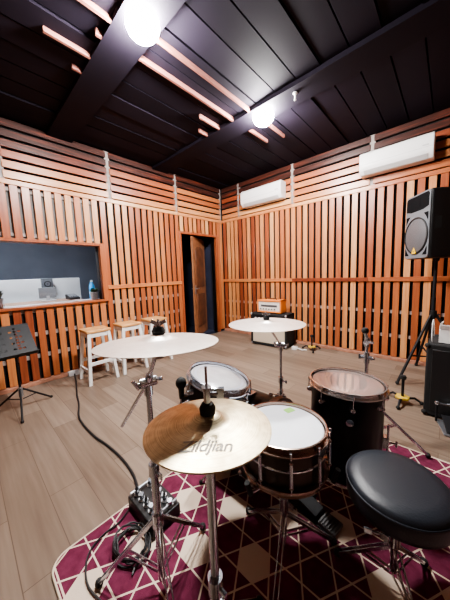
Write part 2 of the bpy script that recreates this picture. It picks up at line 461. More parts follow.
ps.span(-1.3, -.16, -.25, -.15, 0, 2.5); ps.span(-1.3, -.16, L+.06, L+.16, 0, 2.5); ps.span(-1.4, -1.3, -.25, L+.16, 0, 2.5)
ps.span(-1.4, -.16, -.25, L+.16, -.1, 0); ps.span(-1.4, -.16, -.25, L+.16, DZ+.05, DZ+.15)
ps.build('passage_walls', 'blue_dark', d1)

# control-room window
w1 = empty_struct('window_1'); w1.location = (0, WT0, WZ0)
wL, wH = WT1-WT0, WZ1-WZ0
f = MB()
f.span(-.16, .03, -.07, 0, -.03, wH+.035, .45); f.span(-.16, .03, wL, wL+.07, -.03, wH+.035, .5)
f.span(-.16, .026, 0, wL, wH, wH+.035, .4)
f.build('window_frame', 'slat_v_left', w1, bevel=.003)
MB().span(-.165, .03, -.02, wL+.02, -.032, -.004, .45).build('window_sill', 'slat_h_left', w1, bevel=.003)
MB().span(-.37, -.167, -.02, wL+.02, -.036, -.0045).build('inner_ledge', 'white_grey', w1, bevel=.003)
MB().span(-.075, -.069, 0, wL, 0, wH).build('window_pane', 'glass', w1, smooth=False)
# control room shell behind the glass
cr = MB()
X0 = -2.6
cr.span(X0-.1, X0, -5.3, -1.5, 0, 2.6); cr.span(X0, -.17, -5.4, -5.3, 0, 2.6); cr.span(X0, -.17, -1.6, -1.5, 0, 2.6)
cr.span(X0-.1, -.17, -5.4, -1.5, 2.6, 2.7)
struct(cr.build('wall_control_room', 'room_grey', smooth=False))
struct(MB().span(X0-.1, -.17, -5.4, -1.5, -.1, 0).build('floor_control_room', 'room_floor', smooth=False))

# ------------------------------------------------------------------ furniture of the control room
t = thing('partition_screen', 'white upright partition screen seen through the control room window', 'screen', (-1.2, -3.42, 0))
MB().span(-.02, .02, -.86, .86, .08, 1.315).build('screen_board', 'board_white', t, bevel=.006)
for y in (-.7, .7):
    MB().span(-.16, .16, y-.03, y+.03, 0, .03).span(-.015, .015, y-.02, y+.02, .03, .10).build('foot', 'white_grey', t)
t = thing('control_desk', 'brown edged desk standing behind the control room window', 'desk', (-.62, -3.22, 0))
MB().span(-.28, .28, -.45, .45, .955, .985).build('desk_top', 'desk_brown', t, bevel=.004)
for a in (-.25, .25):
    for b in (-.42, .42): MB().span(a-.02, a+.02, b-.02, b+.02, 0, .955).build('leg', 'desk_brown', t)
t = thing('monitor', 'grey monitor standing on the desk in front of the white screen', 'monitor', (-.62, -3.17, .985))
MB().span(-.06, .06, -.09, .09, 0, .012).build('base', 'white_grey', t, bevel=.003)
MB().span(-.015, .015, -.02, .02, .012, .08).build('neck', 'white_grey', t)
MB().span(-.012, .012, -.105, .105, .045, .20).build('display', mat('monitor_back_grey', (.26, .27, .28), .5), t, bevel=.004)
t = thing('grey_box', 'small dark grey box fixed on the white screen above the grey monitor', 'box', (-1.16, -3.06, 1.13))
MB().span(-.015, .06, -.075, .075, .03, .19).build('cabinet', 'speaker_face', t, bevel=.006)
q = MB(); q.M = Matrix.Translation((.061, 0, .10)) @ Matrix.Rotation(R(90), 4, 'Y'); q.lathe([(0, 0), (.03, -.004), (.045, .004), (.05, .0)], 20)
q.build('cone', 'black', t)
def plant(loc, label, tall, m, n):
    t = thing('potted_plant', label, 'plant', loc)
    MB().lathe([(0, 0), (.040, 0), (.052, .10), (.056, .10), (.056, .115), (.047, .115), (.044, .085), (0, .085)], 24).build('pot', 'white_plastic', t)
    q = MB(); rnd = random.Random(n)
    for i in range(n):
        a = rnd.uniform(0, 2*PI); s = rnd.uniform(.2, 1); hgt = tall*rnd.uniform(.6, 1.0); r = .085*s
        p0 = Vector((.02*math.cos(a), .02*math.sin(a), .09)); p1 = p0+Vector((r*.5*math.cos(a), r*.5*math.sin(a), hgt*.7)); p2 = p0+Vector((r*math.cos(a), r*math.sin(a), hgt*.85))
        side = Vector((-math.sin(a), math.cos(a), 0))*.013
        q.add([p0-side*.4, p0+side*.4, p1+side, p1-side, p2], [(0, 1, 2, 3), (3, 2, 4)])
    q.build('foliage', m, t, smooth=False)
plant((-.19, -3.75, .981), 'dark green plant in a white pot on the window sill beside the music stand', .15, 'leaf_dark', 46)
plant((-.13, -2.70, .981), 'green plant in a small white pot next to the blue bottle', .10, 'leaf', 40)
t = thing('bottle', 'bright blue plastic bottle on the window sill beside a small plant', 'bottle', (-.30, -2.665, .981))
MB().lathe([(0, 0), (.036, 0), (.040, .01), (.040, .17), (.034, .21), (.017, .245), (.015, .26), (0, .26)], 24).build('body', 'blue', t)
MB().lathe([(0, .26), (.018, .26), (.018, .285), (.012, .29), (0, .29)], 16).build('cap', 'white_plastic', t)
t = thing('mixing_console', 'dark low mixing console on the desk in the control room', 'mixer', (-.58, -2.86, .985))
q = MB(); q.M = Matrix.Rotation(R(90), 4, 'X'); q.prism([(-.12, 0), (.12, 0), (.12, .03), (-.12, .075)], -.07, .07); q.build('body', 'black', t, bevel=.004)
for i in range(4):
    for j in range(3): MB().tube((-.07+.06*j, -.05+.033*i, .05-.01*j), (-.07+.06*j, -.05+.033*i, .085-.012*j), .008, .007, 8).build('knob', 'white_grey', t)
t = thing('added_fill_light', 'added unseen fill light panel on the control room ceiling', 'light', (-.62, -3.5, 2.6))  # added out of view to brighten the control room
MB().span(-.3, .3, -.3, .3, -.03, 0).build('panel_frame', 'white_paint', t)
MB().span(-.27, .27, -.27, .27, -.034, -.03).build('diffuser', 'fill_panel', t, smooth=False)

# ------------------------------------------------------------------ ceiling lamps, air conditioners
def lamp(loc, label):
    t = thing('ceiling_lamp', label, 'lamp', loc, group='bright round ceiling lamps')
    MB().lathe([(0, 0), (.075, 0), (.075, -.018), (.05, -.03), (0, -.03)], 28).build('ceiling_rose', 'white_paint', t)
    MB().lathe([(.028, -.028), (.028, -.05), (0, -.05)], 20).build('socket', 'white_plastic', t)
    MB().ball((0, 0, -.035), .115, 24, (1, 1, .8)).build('globe', 'lamp', t)
    return t
lz = H-.045
lamp((2.09, -2.985, lz), 'glaring white ceiling lamp nearer the window, above the drum kit')
lamp((2.115, -1.525, lz), 'glaring white ceiling lamp nearer the slatted back wall')
for (x, y, lb) in ((2.52, -1.56, 'tiny white fitting on the ceiling beside the lamp near the back wall'), (2.50, -2.87, 'tiny white fitting on the ceiling beside the lamp nearer the window')):
    t = thing('ceiling_sensor', lb, 'sensor', (x, y, lz+.0))
    MB().lathe([(0, 0), (.022, 0), (.022, -.008), (.009, -.012), (.009, -.06), (.012, -.065), (0, -.07)], 16).build('body', 'white_plastic', t)

def aircon(x0, x1, z0, z1, label):
    t = thing('air_conditioner', label, 'air conditioner', ((x0+x1)/2, 0, z0), group='white wall air conditioners')
    W = x1-x0; Hh = z1-z0
    prof = [(-.005, .0), (-.14, .0), (-.195, .055), (-.205, .11), (-.20, Hh-.03), (-.17, Hh), (-.005, Hh)]
    q = MB(); q.M = Matrix.Rotation(R(90), 4, 'Z') @ Matrix.Rotation(R(90), 4, 'X')
    q.prism(prof, -W/2, W/2); q.build('casing', 'white_plastic', t, bevel=.012, segs=3)
    fl = MB(); fl.box((0, -.168, .026), (W*.86, .006, .07), Matrix.Rotation(R(46), 3, 'X')); fl.build('louvre_flap', 'white_grey', t, bevel=.002)
    MB().span(-W/2+.012, W/2-.012, -.2075, -.203, .118, .121).build('panel_seam', 'white_grey', t)
    MB().span(W/2-.11, W/2-.05, -.2085, -.203, .135, .15).build('display_window', 'white_grey', t)
    return t
aircon(.70, 1.57, 2.56, 2.85, 'white air conditioner high on the wall toward the room corner')
aircon(2.77, 3.55, 2.56, 2.84, 'white air conditioner high on the wall above the loudspeaker')

# ------------------------------------------------------------------ rug
def rounded(x0, x1, y0, y1, r, n=8):
    p = []
    for (cx, cy, a0) in ((x1-r, y1-r, 0), (x0+r, y1-r, 90), (x0+r, y0+r, 180), (x1-r, y0+r, 270)):
        for i in range(n+1):
            a = R(a0+90*i/n); p.append((cx+r*math.cos(a), cy+r*math.sin(a)))
    return p
rug = thing('rug', 'maroon rug with cream lattice lines under the drum kit', 'rug', (0, 0, 0))
MB().prism(rounded(2.462, 4.95, -3.888, -1.985, .075), .001, .009).build('pile', 'rug', rug)
MB().path([(x, y, .006) for x, y in rounded(2.460, 4.952, -3.890, -1.983, .077)], .0055, 6, True).build('binding', 'cream', rug)
RZ = .010

# ------------------------------------------------------------------ stools
def make_stool():
    t = thing('bar_stool', '', 'stool', group='white wooden stools along the window wall')
    Hh = .66; a = .165; b = .135
    MB().span(-b-.005, b+.005, -b-.01, b+.01, Hh-.032, Hh).build('seat', 'stool_top', t, bevel=.006)
    ap = MB()
    ap.span(-b+.01, b-.01, -b+.005, -b+.025, Hh-.085, Hh-.032); ap.span(-b+.01, b-.01, b-.025, b-.005, Hh-.085, Hh-.032)
    ap.span(-b+.005, -b+.025, -b+.01, b-.01, Hh-.085, Hh-.032); ap.span(b-.025, b-.005, -b+.01, b-.01, Hh-.085, Hh-.032)
    ap.build('apron', 'white_paint', t)
    w_ = .019
    for sx in (-1, 1):
        for sy in (-1, 1):
            q = MB(); tx, ty = sx*(b-.02), sy*(b-.02); fx_, fy_ = sx*a, sy*a
            vs = [(fx_+i*w_, fy_+j*w_, 0) for i, j in ((-1, -1), (1, -1), (1, 1), (-1, 1))] + [(tx+i*w_, ty+j*w_, Hh-.032) for i, j in ((-1, -1), (1, -1), (1, 1), (-1, 1))]
            q.add(vs, [(3, 2, 1, 0), (4, 5, 6, 7), (0, 1, 5, 4), (1, 2, 6, 5), (2, 3, 7, 6), (3, 0, 4, 7)])
            q.build('leg', 'white_paint', t, bevel=.003)
    def at(z): return a+(b-.02-a)*z/(Hh-.032)
    for (z, ax) in ((.16, 'x'), (.16, 'X'), (.25, 'y'), (.25, 'Y')):
        r = at(z); q = MB(); sg = 1 if ax.isupper() else -1
        if ax in 'xX': q.span(-r, r, sg*r-.011, sg*r+.011, z-.02, z+.02)
        else: q.span(sg*r-.011, sg*r+.011, -r, r, z-.02, z+.02)
        q.build('stretcher', 'white_paint', t, bevel=.002)
    return t
st = make_stool()
for i, (y, lb) in enumerate(((-2.925, 'white stool with natural wood seat nearest the wall socket box'),
                             (-2.50, 'white stool with natural wood seat between the two other stools'),
                             (-2.08, 'white stool with natural wood seat nearest the doorway'))):
    o = st if i == 0 else copy_tree(st)
    o.location = (.44, y, 0); o['label'] = lb

# ------------------------------------------------------------------ music stand
t = thing('music_stand', 'black perforated music stand on a tripod in front of the slatted wall', 'music stand', (.60, -3.73, 0))
MB().tube((0, 0, .18), (0, 0, .66), .011).build('pole', 'black_metal', t)
MB().tube((0, 0, .13), (0, 0, .23), .019).build('collar', 'chrome_dull', t)
for a in (-8, 98, 232):
    x, y = math.cos(R(a)), math.sin(R(a))
    r_ = .33 if a == -8 else .25
    lg = MB().tube((.015*x, .015*y, .21), (r_*x, r_*y, .015), .009).tube((.012*x, .012*y, .10), (r_*.5*x, r_*.5*y, .114), .005).build('leg', 'black_metal', t)
    MB().ball(((r_+.005)*x, (r_+.005)*y, .014), .014, 10).build('rubber_foot', 'rubber', lg)
# perforated desk, built as a grid with holes
def perforated(W, Hd, nx, ny, hole):
    q = MB(); cx, cy = W/nx, Hd/ny
    for i in range(nx):
        for j in range(ny):
            x0, y0 = -W/2+i*cx, j*cy; x1, y1 = x0+cx, y0+cy
            if (i, j) in hole:
                mx, my = (x0+x1)/2, (y0+y1)/2; hx_, hy_ = cx*.32, cy*.26
                for (a0, a1, b0, b1) in ((x0, x1, y0, my-hy_), (x0, x1, my+hy_, y1), (x0, mx-hx_, my-hy_, my+hy_), (mx+hx_, x1, my-hy_, my+hy_)):
                    q.span(a0, a1, b0, b1, 0, .0025)
            else: q.span(x0, x1, y0, y1, 0, .0025)
    return q
holes = set()
for i in range(1, 13):
    for j in range(2, 10):
        if (i % 4) != 0 and (j % 2 == 0 or i % 4 == 2): holes.add((i, j))
dk = bpy.data.objects.new('desk', None); C.objects.link(dk); dk.parent = t
dk.location = (.02, -.11, .645); dk.rotation_euler = (0, 0, R(96))
# desk leans back: local x across, local y up the slope
q = perforated(.50, .37, 14, 11, holes)
tilt = Matrix.Translation((0, -.17, -.06)) @ Matrix.Rotation(R(47), 4, 'X')
q.v = [tuple(tilt @ Vector(p)) for p in q.v]
q.build('desk_plate', 'black_metal', dk)
q = MB(); q.M = tilt; q.span(-.25, .25, -.005, 0, 0, .055); q.build('ledge', 'black_metal', dk)
q = MB(); q.M = tilt; q.span(-.03, .03, .08, .24, -.02, -.002).tube((0, .16, -.02), (0, .16, -.05), .012); q.build('bracket', 'black_metal', dk)

# ------------------------------------------------------------------ wall socket, cable, stage box, coil
t = thing('socket_box', 'small white socket box at the foot of the slatted wall beside the first stool', 'socket', (.055, -3.115, 0))
MB().span(-.035, .03, -.065, .065, .0, .06).build('housing', 'white_grey', t, bevel=.006)
q = MB()
for y in (-.03, .03): q.lathe([(0, .0605), (.02, .0605), (.022, .063), (.016, .063), (.014, .0608), (0, .0608)], 16, c=(0, y, 0))
q.build('socket_face', 'white_plastic', t)
pts = [(.10, -3.115, .03), (.16, -3.13, .008), (.42, -3.19, .008), (.729, -3.273, .008), (.99, -3.33, .008), (1.22, -3.40, .008), (1.411, -3.42, .008), (1.665, -3.415, .008), (1.86, -3.39, .008),
       (2.078, -3.378, .008), (2.275, -3.392, .008), (2.40, -3.425, .012), (2.455, -3.43, .03), (2.474, -3.43, .04)]
def smooth_pts(p, n=6):
    p = [Vector(a) for a in p]; out = []
    for i in range(len(p)-1):
        a, b, c_, d = p[max(i-1, 0)], p[i], p[i+1], p[min(i+2, len(p)-1)]
        for k in range(n):
            s_ = k/n
            out.append(.5*((2*b)+(c_-a)*s_+(2*a-5*b+4*c_-d)*s_*s_+(3*b-a-3*c_+d)*s_**3))
    return out+[p[-1]]
tag(MB().path(smooth_pts(pts), .0085, 8).build('power_cable', 'cable', None), 'thick black cable snaking over the floor from socket box to stage box', 'cable')
t = thing('stage_box', 'black stage box with rows of silver plugs on the rug corner', 'stage box', (2.605, -3.435, RZ))
MB().span(-.13, .13, -.085, .085, 0, .065).build('housing', 'black', t, bevel=.006)
for i in range(5):
    for j in range(2):
        x, y = -.10+.05*i, -.04+.08*j
        pl = MB().tube((x, y, .065), (x+.006, y-.004, .105), .0135, .012, 14).build('plug', 'chrome', t)
        if (i+j) % 2 == 0: MB().tube((x+.006, y-.004, .105), (x+.018, y-.012, .135), .008, .005, 10).build('plug_boot', 'rubber', pl)
        MB().lathe([(.014, .065), (.019, .065), (.019, .068), (.014, .068)], 16, c=(x, y, 0)).build('plug_ring', 'white_grey', pl)
for x in (-.11, .11): MB().path([(x, -.075, .066), (x, -.075, .085), (x, .075, .085), (x, .075, .066)], .005, 8).build('handle', 'chrome_dull', t)
q = MB(); rnd = random.Random(3)
loop = []
for i in range(6*28):
    a = 2*PI*i/28; k = i/28
    rr = .088+.012*math.sin(k*2.3)+.006*rnd.uniform(-1, 1)
    loop.append((2.69+rr*math.cos(a)*1.0+.008*math.sin(k*3), -3.605+rr*.78*math.sin(a)+.006*math.cos(k*2), RZ+.006+.005*(k)+.003*math.sin(a*3+k)))
loop += [(2.785, -3.64, .02), (2.80, -3.66, .017)]
tag(q.path(loop, .0042, 6).build('coiled_cable', 'cable', None), 'coil of thin black cable lying on the rug beside the stage box', 'cable')
pts = [(2.50, -3.53, .016), (2.53, -3.60, .016), (2.53, -3.68, .016), (2.57, -3.76, .016), (2.68, -3.80, .016), (2.80, -3.78, .016), (2.93, -3.74, .016)]
tag(MB().path(smooth_pts(pts), .004, 6).build('thin_cable', 'cable', None), 'thin dark cable trailing across the rug corner, left of the coil', 'cable')

# ------------------------------------------------------------------ drum hardware helpers
def cymbal(parent, name, m, r, z, bell_r=.05, bell_h=.022, bow=.022, inverted=False):
    s = -1 if inverted else 1
    top = [(0.006, bow+bell_h), (bell_r*.45, bow+bell_h*.93), (bell_r*.8, bow+bell_h*.55), (bell_r, bow+.002)]
    for i in range(1, 9):
        u = i/8; rr = bell_r+(r-bell_r)*u; top.append((rr, bow*(1-u**1.7)))
    prof = [(a, s*b) for a, b in top] + [(r, s*(-.0015))] + [(a, s*(b-.0018)) for a, b in reversed(top[:-1])]
    q = MB(); q.lathe(prof, 96, closed=True)
    o = q.build(name, m, parent, angle=60); o.location = (0, 0, z); return o
def wing_nut(parent, at, m='chrome', s=1.0, rz=0):
    q = MB(); q.M = Matrix.Translation(at) @ Matrix.Rotation(rz, 4, 'Z')
    q.tube((0, 0, 0), (0, 0, .014*s), .008*s, .006*s, 10)
    for sg in (-1, 1): q.box((sg*.014*s, 0, .012*s), (.02*s, .004*s, .012*s), Matrix.Rotation(R(-25*sg), 3, 'Y'))
    return q.build('wing_nut', m, parent, bevel=.001)
def tripod(parent, radius, ztop, zlow, angs, m='chrome', foot='rubber', z0=RZ, double=True):
    for a in angs:
        x, y = math.cos(R(a)), math.sin(R(a)); n = Vector((-y, x, 0))
        q = MB()
        for sg in ((-1, 1) if double else (0,)):
            o_ = n*(.009*sg)
            q.box((Vector((.015*x, .015*y, ztop))+Vector((radius*x, radius*y, z0+.018)))/2+o_,
                  (math.hypot(radius-.015, ztop-z0-.018), .004, .013),
                  Matrix.Rotation(R(a), 3, 'Z') @ Matrix.Rotation(math.atan2(ztop-z0-.018, radius-.015), 3, 'Y'))
            k = .5; mid = Vector((.015*x, .015*y, ztop))*(1-k)+Vector((radius*x, radius*y, z0+.018))*k
            st_ = Vector((.012*x, .012*y, zlow)); dd = mid-st_
            q.box((mid+st_)/2+o_, (dd.length, .003, .011), Matrix.Rotation(R(a), 3, 'Z') @ Matrix.Rotation(-math.atan2(dd.z, math.hypot(dd.x, dd.y)), 3, 'Y'))
        lg = q.build('leg', m, parent)
        MB().ball((radius*x, radius*y, z0+.017), .017, 12).build('rubber_foot', foot, lg)
def lugs(parent, R_, z0, z1, n, off, m='chrome', tube_lug=False, rod=True, zt=None, zb=None):
    for i in range(n):
        a = R(off)+2*PI*i/n; x, y = math.cos(a), math.sin(a)
        q = MB()
        if tube_lug:
            q.tube(((R_+.018)*x, (R_+.018)*y, z0), ((R_+.018)*x, (R_+.018)*y, z1), .0065, None, 10)
            for z in (z0+.012, z1-.012): q.tube((R_*x, R_*y, z), ((R_+.02)*x, (R_+.02)*y, z), .006, None, 8)
            for z in (z0, z1): q.ball(((R_+.018)*x, (R_+.018)*y, z), .0085, 8)
        else:
            zc = (z0+z1)/2
            q.tube((R_*x, R_*y, zc), ((R_+.016)*x, (R_+.016)*y, zc), .016, .013, 14); q.ball(((R_+.016)*x, (R_+.016)*y, zc), .013, 10)
        lg = q.build('lug', m, parent)
        if rod:
            w_ = MB()
            if zt: w_.tube(((R_+.016)*x, (R_+.016)*y, (z0+z1)/2), ((R_+.016)*x, (R_+.016)*y, zt), .003, None, 6)
            if zb: w_.tube(((R_+.016)*x, (R_+.016)*y, (z0+z1)/2), ((R_+.016)*x, (R_+.016)*y, zb), .003, None, 6)
            if zt: w_.tube(((R_+.016)*x, (R_+.016)*y, zt-.004), ((R_+.016)*x, (R_+.016)*y, zt+.012), .0055, None, 6)
            w_.build('tension_rod', m, lg)
def hoop(parent, name, R_, z, up, m):
    s = 1 if up else -1
    prof = [(R_+.003, z-.018*s), (R_+.019, z-.018*s), (R_+.019, z-.013*s), (R_+.007, z-.011*s), (R_+.007, z+.008*s), (R_+.010, z+.012*s), (R_+.004, z+.013*s), (R_+.003, z+.010*s)]
    return MB().lathe(prof, 72, closed=True).build(name, m, parent, angle=50)
def shell(parent, R_, z0, z1, m):
    return MB().lathe([(R_, z0), (R_, z1), (R_-.007, z1), (R_-.007, z0)], 72, closed=True).build('shell', m, parent, angle=50)
def head(parent, name, R_, z, m):
    return MB().lathe([(0, z), (R_*.5, z), (R_*.93, z), (R_*.985, z-.003), (R_, z-.012)], 72).build(name, m, parent, angle=60)

# ------------------------------------------------------------------ hi-hat
HHZ = .912
t = thing('hi_hat', 'gold hi-hat cymbal pair on a chrome stand, closest cymbals to the camera', 'hi-hat', (3.312, -3.640, 0))
top = cymbal(t, 'top_cymbal', 'cym_gold', .160, HHZ, .045, .020, .016); top.rotation_euler = (R(-2.8), R(-2.6), 0)
bc = cymbal(t, 'bottom_cymbal', 'cym_gold', .160, HHZ-.004, .045, .020, .016, True); bc.rotation_euler = (R(-2.8), R(-2.6), 0)
# etched script on the top cymbal
cu = bpy.data.curves.new('logo_text', 'FONT'); cu.body = 'Zildjian'; cu.size = .044; cu.shear = .28; cu.align_x = 'CENTER'; cu.extrude = 0; cu.space_character = .92
cu.offset = .0002
to = bpy.data.objects.new('logo_text', cu); C.objects.link(to)
bpy.context.view_layer.update()
me = bpy.data.meshes.new_from_object(to.evaluated_get(bpy.context.evaluated_depsgraph_get()))
bpy.data.objects.remove(to); bpy.data.curves.remove(cu)
me.name = 'logo'
bm = bmesh.new(); bm.from_mesh(me)
bmesh.ops.subdivide_edges(bm, edges=bm.edges, cuts=1)
bmesh.ops.triangulate(bm, faces=bm.faces)
ca, sa = math.cos(R(43)), math.sin(R(43))
for v_ in bm.verts:
    x, y = v_.co.x, v_.co.y-.112
    v_.co.x, v_.co.y = x*ca-y*sa, x*sa+y*ca
    rr = math.hypot(v_.co.x, v_.co.y); u = max(0, (rr-.045)/(.160-.045)); v_.co.z = .016*(1-u**1.7)+.0012
bm.to_mesh(me); bm.free(); me.materials.append(M['logo_grey'])
lo = bpy.data.objects.new('logo', me); C.objects.link(lo); lo.parent = top; lo['label'] = 'grey etched brand script'
MB().tube((0, 0, .06), (0, 0, HHZ-.045), .0125, None, 16).build('tube', 'chrome', t)
MB().tube((0, 0, .42), (0, 0, .47), .021, None, 16).tube((.01, 0, .445), (.04, 0, .445), .007, None, 8).build('collar', 'chrome', t)
MB().tube((0, 0, HHZ-.05), (0, 0, HHZ+.158), .0035, None, 8).build('rod', 'chrome', t)
MB().lathe([(0, -.05), (.02, -.05), (.024, -.042), (.018, -.034), (0, -.034)], 20, c=(0, 0, HHZ)).build('seat_cup', 'black', t)
c1 = MB().lathe([(.004, .034), (.019, .034), (.021, .05), (.015, .062), (.004, .064)], 18, c=(0, 0, HHZ)).build('felt', 'rubber', t)
MB().tube((0, 0, HHZ+.062), (0, 0, HHZ+.10), .009, None, 12).tube((0, 0, HHZ+.098), (0, 0, HHZ+.106), .013, None, 12).build('clutch', 'chrome', t)
wn = MB(); wn.M = Matrix.Translation((.0, 0, HHZ+.088)) @ Matrix.Rotation(R(40), 4, 'Z')
wn.tube((0, 0, 0), (.028, 0, 0), .005, None, 8).box((.034, 0, 0), (.018, .005, .026)).box((.036, .008, .004), (.016, .005, .018))
wn.build('wing_screw', 'chrome', t)
tripod(t, .27, .34, .10, (100, 220, 340))
MB().box((.0, .0, .355), (.05, .05, .035)).box((.03, .02, .36), (.05, .018, .02)).build('leg_hub', 'chrome', t, bevel=.005)
pd = MB(); pr = Matrix.Rotation(R(-20), 3, 'Z') @ Matrix.Rotation(R(14), 3, 'Y')
pd.box((.20, -.07, .05), (.26, .085, .012), pr); pd.build('footboard', 'black_metal', t, bevel=.003)
MB().tube((.07, -.03, .085), (.0, 0, .10), .006).box((.31, -.11, RZ+.008), (.08, .08, .012), Matrix.Rotation(R(-20), 3, 'Z')).build('pedal_linkage', 'chrome', t)

# ------------------------------------------------------------------ cymbal stands with cymbals
def boom_stand(name, label, base, joint_z, tail, tipv, cym_r, cym_z, angs, tilt, hub=.42, rad=.33, pole_r=.0125, z0=RZ):
    t = thing(name, label, 'cymbal stand', (base[0], base[1], 0))
    MB().tube((0, 0, .06), (0, 0, joint_z*.62), pole_r+.002, None, 16).build('lower_pole', 'chrome', t)
    MB().tube((0, 0, joint_z*.6), (0, 0, joint_z), pole_r-.002, None, 16).build('upper_pole', 'chrome', t)
    cl = MB().tube((0, 0, joint_z*.6-.02), (0, 0, joint_z*.6+.03), pole_r+.008, None, 14).tube((.01, 0, joint_z*.6), (.038, 0, joint_z*.6), .006, None, 8).build('pole_clamp', 'chrome', t)
    MB().box((.046, 0, joint_z*.6), (.016, .006, .026)).build('wing_bolt', 'chrome', cl, bevel=.002)
    J = Vector((0, 0, joint_z)); T = Vector(tail)-Vector((base[0], base[1], 0)); P_ = Vector(tipv)-Vector((base[0], base[1], 0))
    bo = MB().tube(T, J, .007, None, 12).tube(J, P_-(P_-J).normalized()*.03, .0075, None, 12)
    bo.build('boom_arm', 'chrome', t)
    d = (P_-J).normalized(); sd = d.cross(Vector((0, 0, 1))).normalized()
    jb = MB().tube(J-sd*.03, J+sd*.03, .020, None, 16).tube(J-Vector((0, 0, .05)), J, .016, None, 14).tube(J-d*.03, J+d*.045, .014, None, 12)
    jb = jb.build('tilter', 'chrome', t)
    q = MB(); e = J+sd*.045; q.tube(J+sd*.03, e, .006, None, 8); q.box(e+Vector((0, 0, .0)), (.012, .012, .045), Matrix.Rotation(R(30), 3, 'X')); q.build('wing_bolt', 'chrome', jb, bevel=.002)
    q = MB(); e = J-sd*.045; q.tube(J-sd*.03, e, .006, None, 8); q.box(e, (.04, .008, .016), Matrix.Rotation(R(-20), 3, 'Y')); q.build('wing_bolt', 'chrome', jb, bevel=.002)
    top_ = bpy.data.objects.new('cymbal_mount', None); C.objects.link(top_); top_.parent = t; top_.location = P_; top_.rotation_euler = tilt
    MB().tube((0, 0, -.035), (0, 0, .075), .004, None, 10).tube((0, 0, -.05), (0, 0, -.02), .014, None, 14).build('threaded_rod', 'chrome', top_)
    MB().lathe([(.004, -.02), (.02, -.02), (.022, -.012), (.016, .005), (.004, .006)], 18).build('lower_felt', 'rubber', top_)
    MB().lathe([(.004, .027), (.019, .027), (.021, .038), (.015, .050), (.004, .052)], 18).build('upper_felt', 'rubber', top_)
    cymbal(top_, 'cymbal', 'cym_pale', cym_r, cym_z, .052, .014, .013)
    wing_nut(top_, (0, 0, .051), 'chrome', 1.1, .6)
    tripod(t, rad, hub, .10, angs, z0=z0)
    MB().tube((0, 0, hub-.03), (0, 0, hub+.03), pole_r+.009, None, 14).build('leg_hub', 'chrome', t)
    return t
boom_stand('cymbal_stand', 'chrome boom stand with wide pale cymbal in front of the stools', (2.934, -3.594), .905, (2.73, -3.62, .655), (3.075, -3.622, 1.088), .190, 0, (100, 220, 340), (R(-3.5), R(-3.4), 0), hub=.33, rad=.27)
boom_stand('cymbal_stand', 'chrome boom stand with pale cymbal in front of the guitar amplifier', (2.80, -2.385), .73, (2.77, -2.30, .66), (2.905, -2.74, .972), .240, 0, (90, 205, 335), (R(-1), R(-1), 0), hub=.33, rad=.28)

# bare stand behind the floor tom
t = thing('cymbal_stand', 'bare chrome stand without cymbal standing behind the black floor tom', 'cymbal stand', (3.335, -2.10, 0))
MB().tube((0, 0, .06), (0, 0, .62), .013, None, 16).build('lower_pole', 'chrome', t)
MB().tube((0, 0, .60), (0, 0, .80), .010, None, 14).build('upper_pole', 'chrome', t)
jb = MB().tube((-.035, 0, .66), (.035, 0, .66), .017, None, 12).tube((0, 0, .62), (0, 0, .70), .019, None, 14).build('clamp', 'chrome', t)
MB().box((-.045, 0, .66), (.016, .006, .04)).box((.045, 0, .66), (.016, .03, .014)).build('wing_bolt', 'chrome', jb, bevel=.002)
jb = MB().tube((0, -.03, .775), (0, .03, .775), .02, None, 14).tube((.0, 0, .74), (.0, 0, .81), .016, None, 12).tube((0, 0, .79), (-.012, .0, .845), .012, None, 12).build('tilter', 'chrome', t)
MB().box((.03, -.02, .78), (.035, .01, .016)).build('wing_bolt', 'chrome', jb, bevel=.002)
MB().lathe([(0, .84), (.018, .84), (.024, .85), (.024, .862), (.016, .875), (0, .876)], 16, c=(-.014, 0, 0)).build('felt', 'rubber', t)
tripod(t, .375, .36, .10, (14, 134, 254), z0=RZ)

# ------------------------------------------------------------------ snare and its stand
SX, SY, SZ, SD = 3.250, -3.150, .640, .168
t = thing('snare_drum', 'bronze-brown snare drum with white head and green tape mark', 'snare drum', (SX, SY, SZ-SD), (R(-1.5), R(-1), R(8)))
shell(t, .169, 0.004, SD-.004, 'snare_shell')
head(t, 'batter_head', .169, SD, 'head_white'); head(t, 'bottom_head', .167, -.002, 'head_clear')
hoop(t, 'top_hoop', .169, SD, True, 'hoop_bronze'); hoop(t, 'bottom_hoop', .169, 0, False, 'hoop_bronze')
MB().lathe([(.169, SD*.47), (.1725, SD*.485), (.1725, SD*.515), (.169, SD*.53)], 72).build('shell_bead', 'chrome', t)
lugs(t, .169, .036, SD-.036, 10, 12, tube_lug=True, zt=SD-.010, zb=.008)
q = MB(); a = R(34); q.M = Matrix.Rotation(a, 4, 'Z'); q.box((.183, 0, SD*.5), (.02, .045, .075)).tube((.191, 0, SD*.3), (.206, 0, SD*.85), .006); q.build('strainer', 'chrome', t, bevel=.003)
q = MB(); q.M = Matrix.Rotation(R(38), 4, 'Z'); q.box((.062, .105, SD+.0012), (.046, .034, .0012), Matrix.Rotation(R(25), 3, 'Z')); o = q.build('tape_patch', 'sticker', t); o['label'] = 'green tape patch'
t = thing('snare_stand', 'chrome snare stand folded wide under the white-headed snare drum', 'drum stand', (SX, SY, 0))
MB().tube((0, 0, .10), (0, 0, SZ-SD-.06), .012, None, 14).build('pole', 'chrome', t)
MB().tube((0, 0, .24), (0, 0, .30), .020, None, 14).box((.03, 0, .27), (.03, .006, .022)).build('collar', 'chrome', t)
zb = SZ-SD-.022
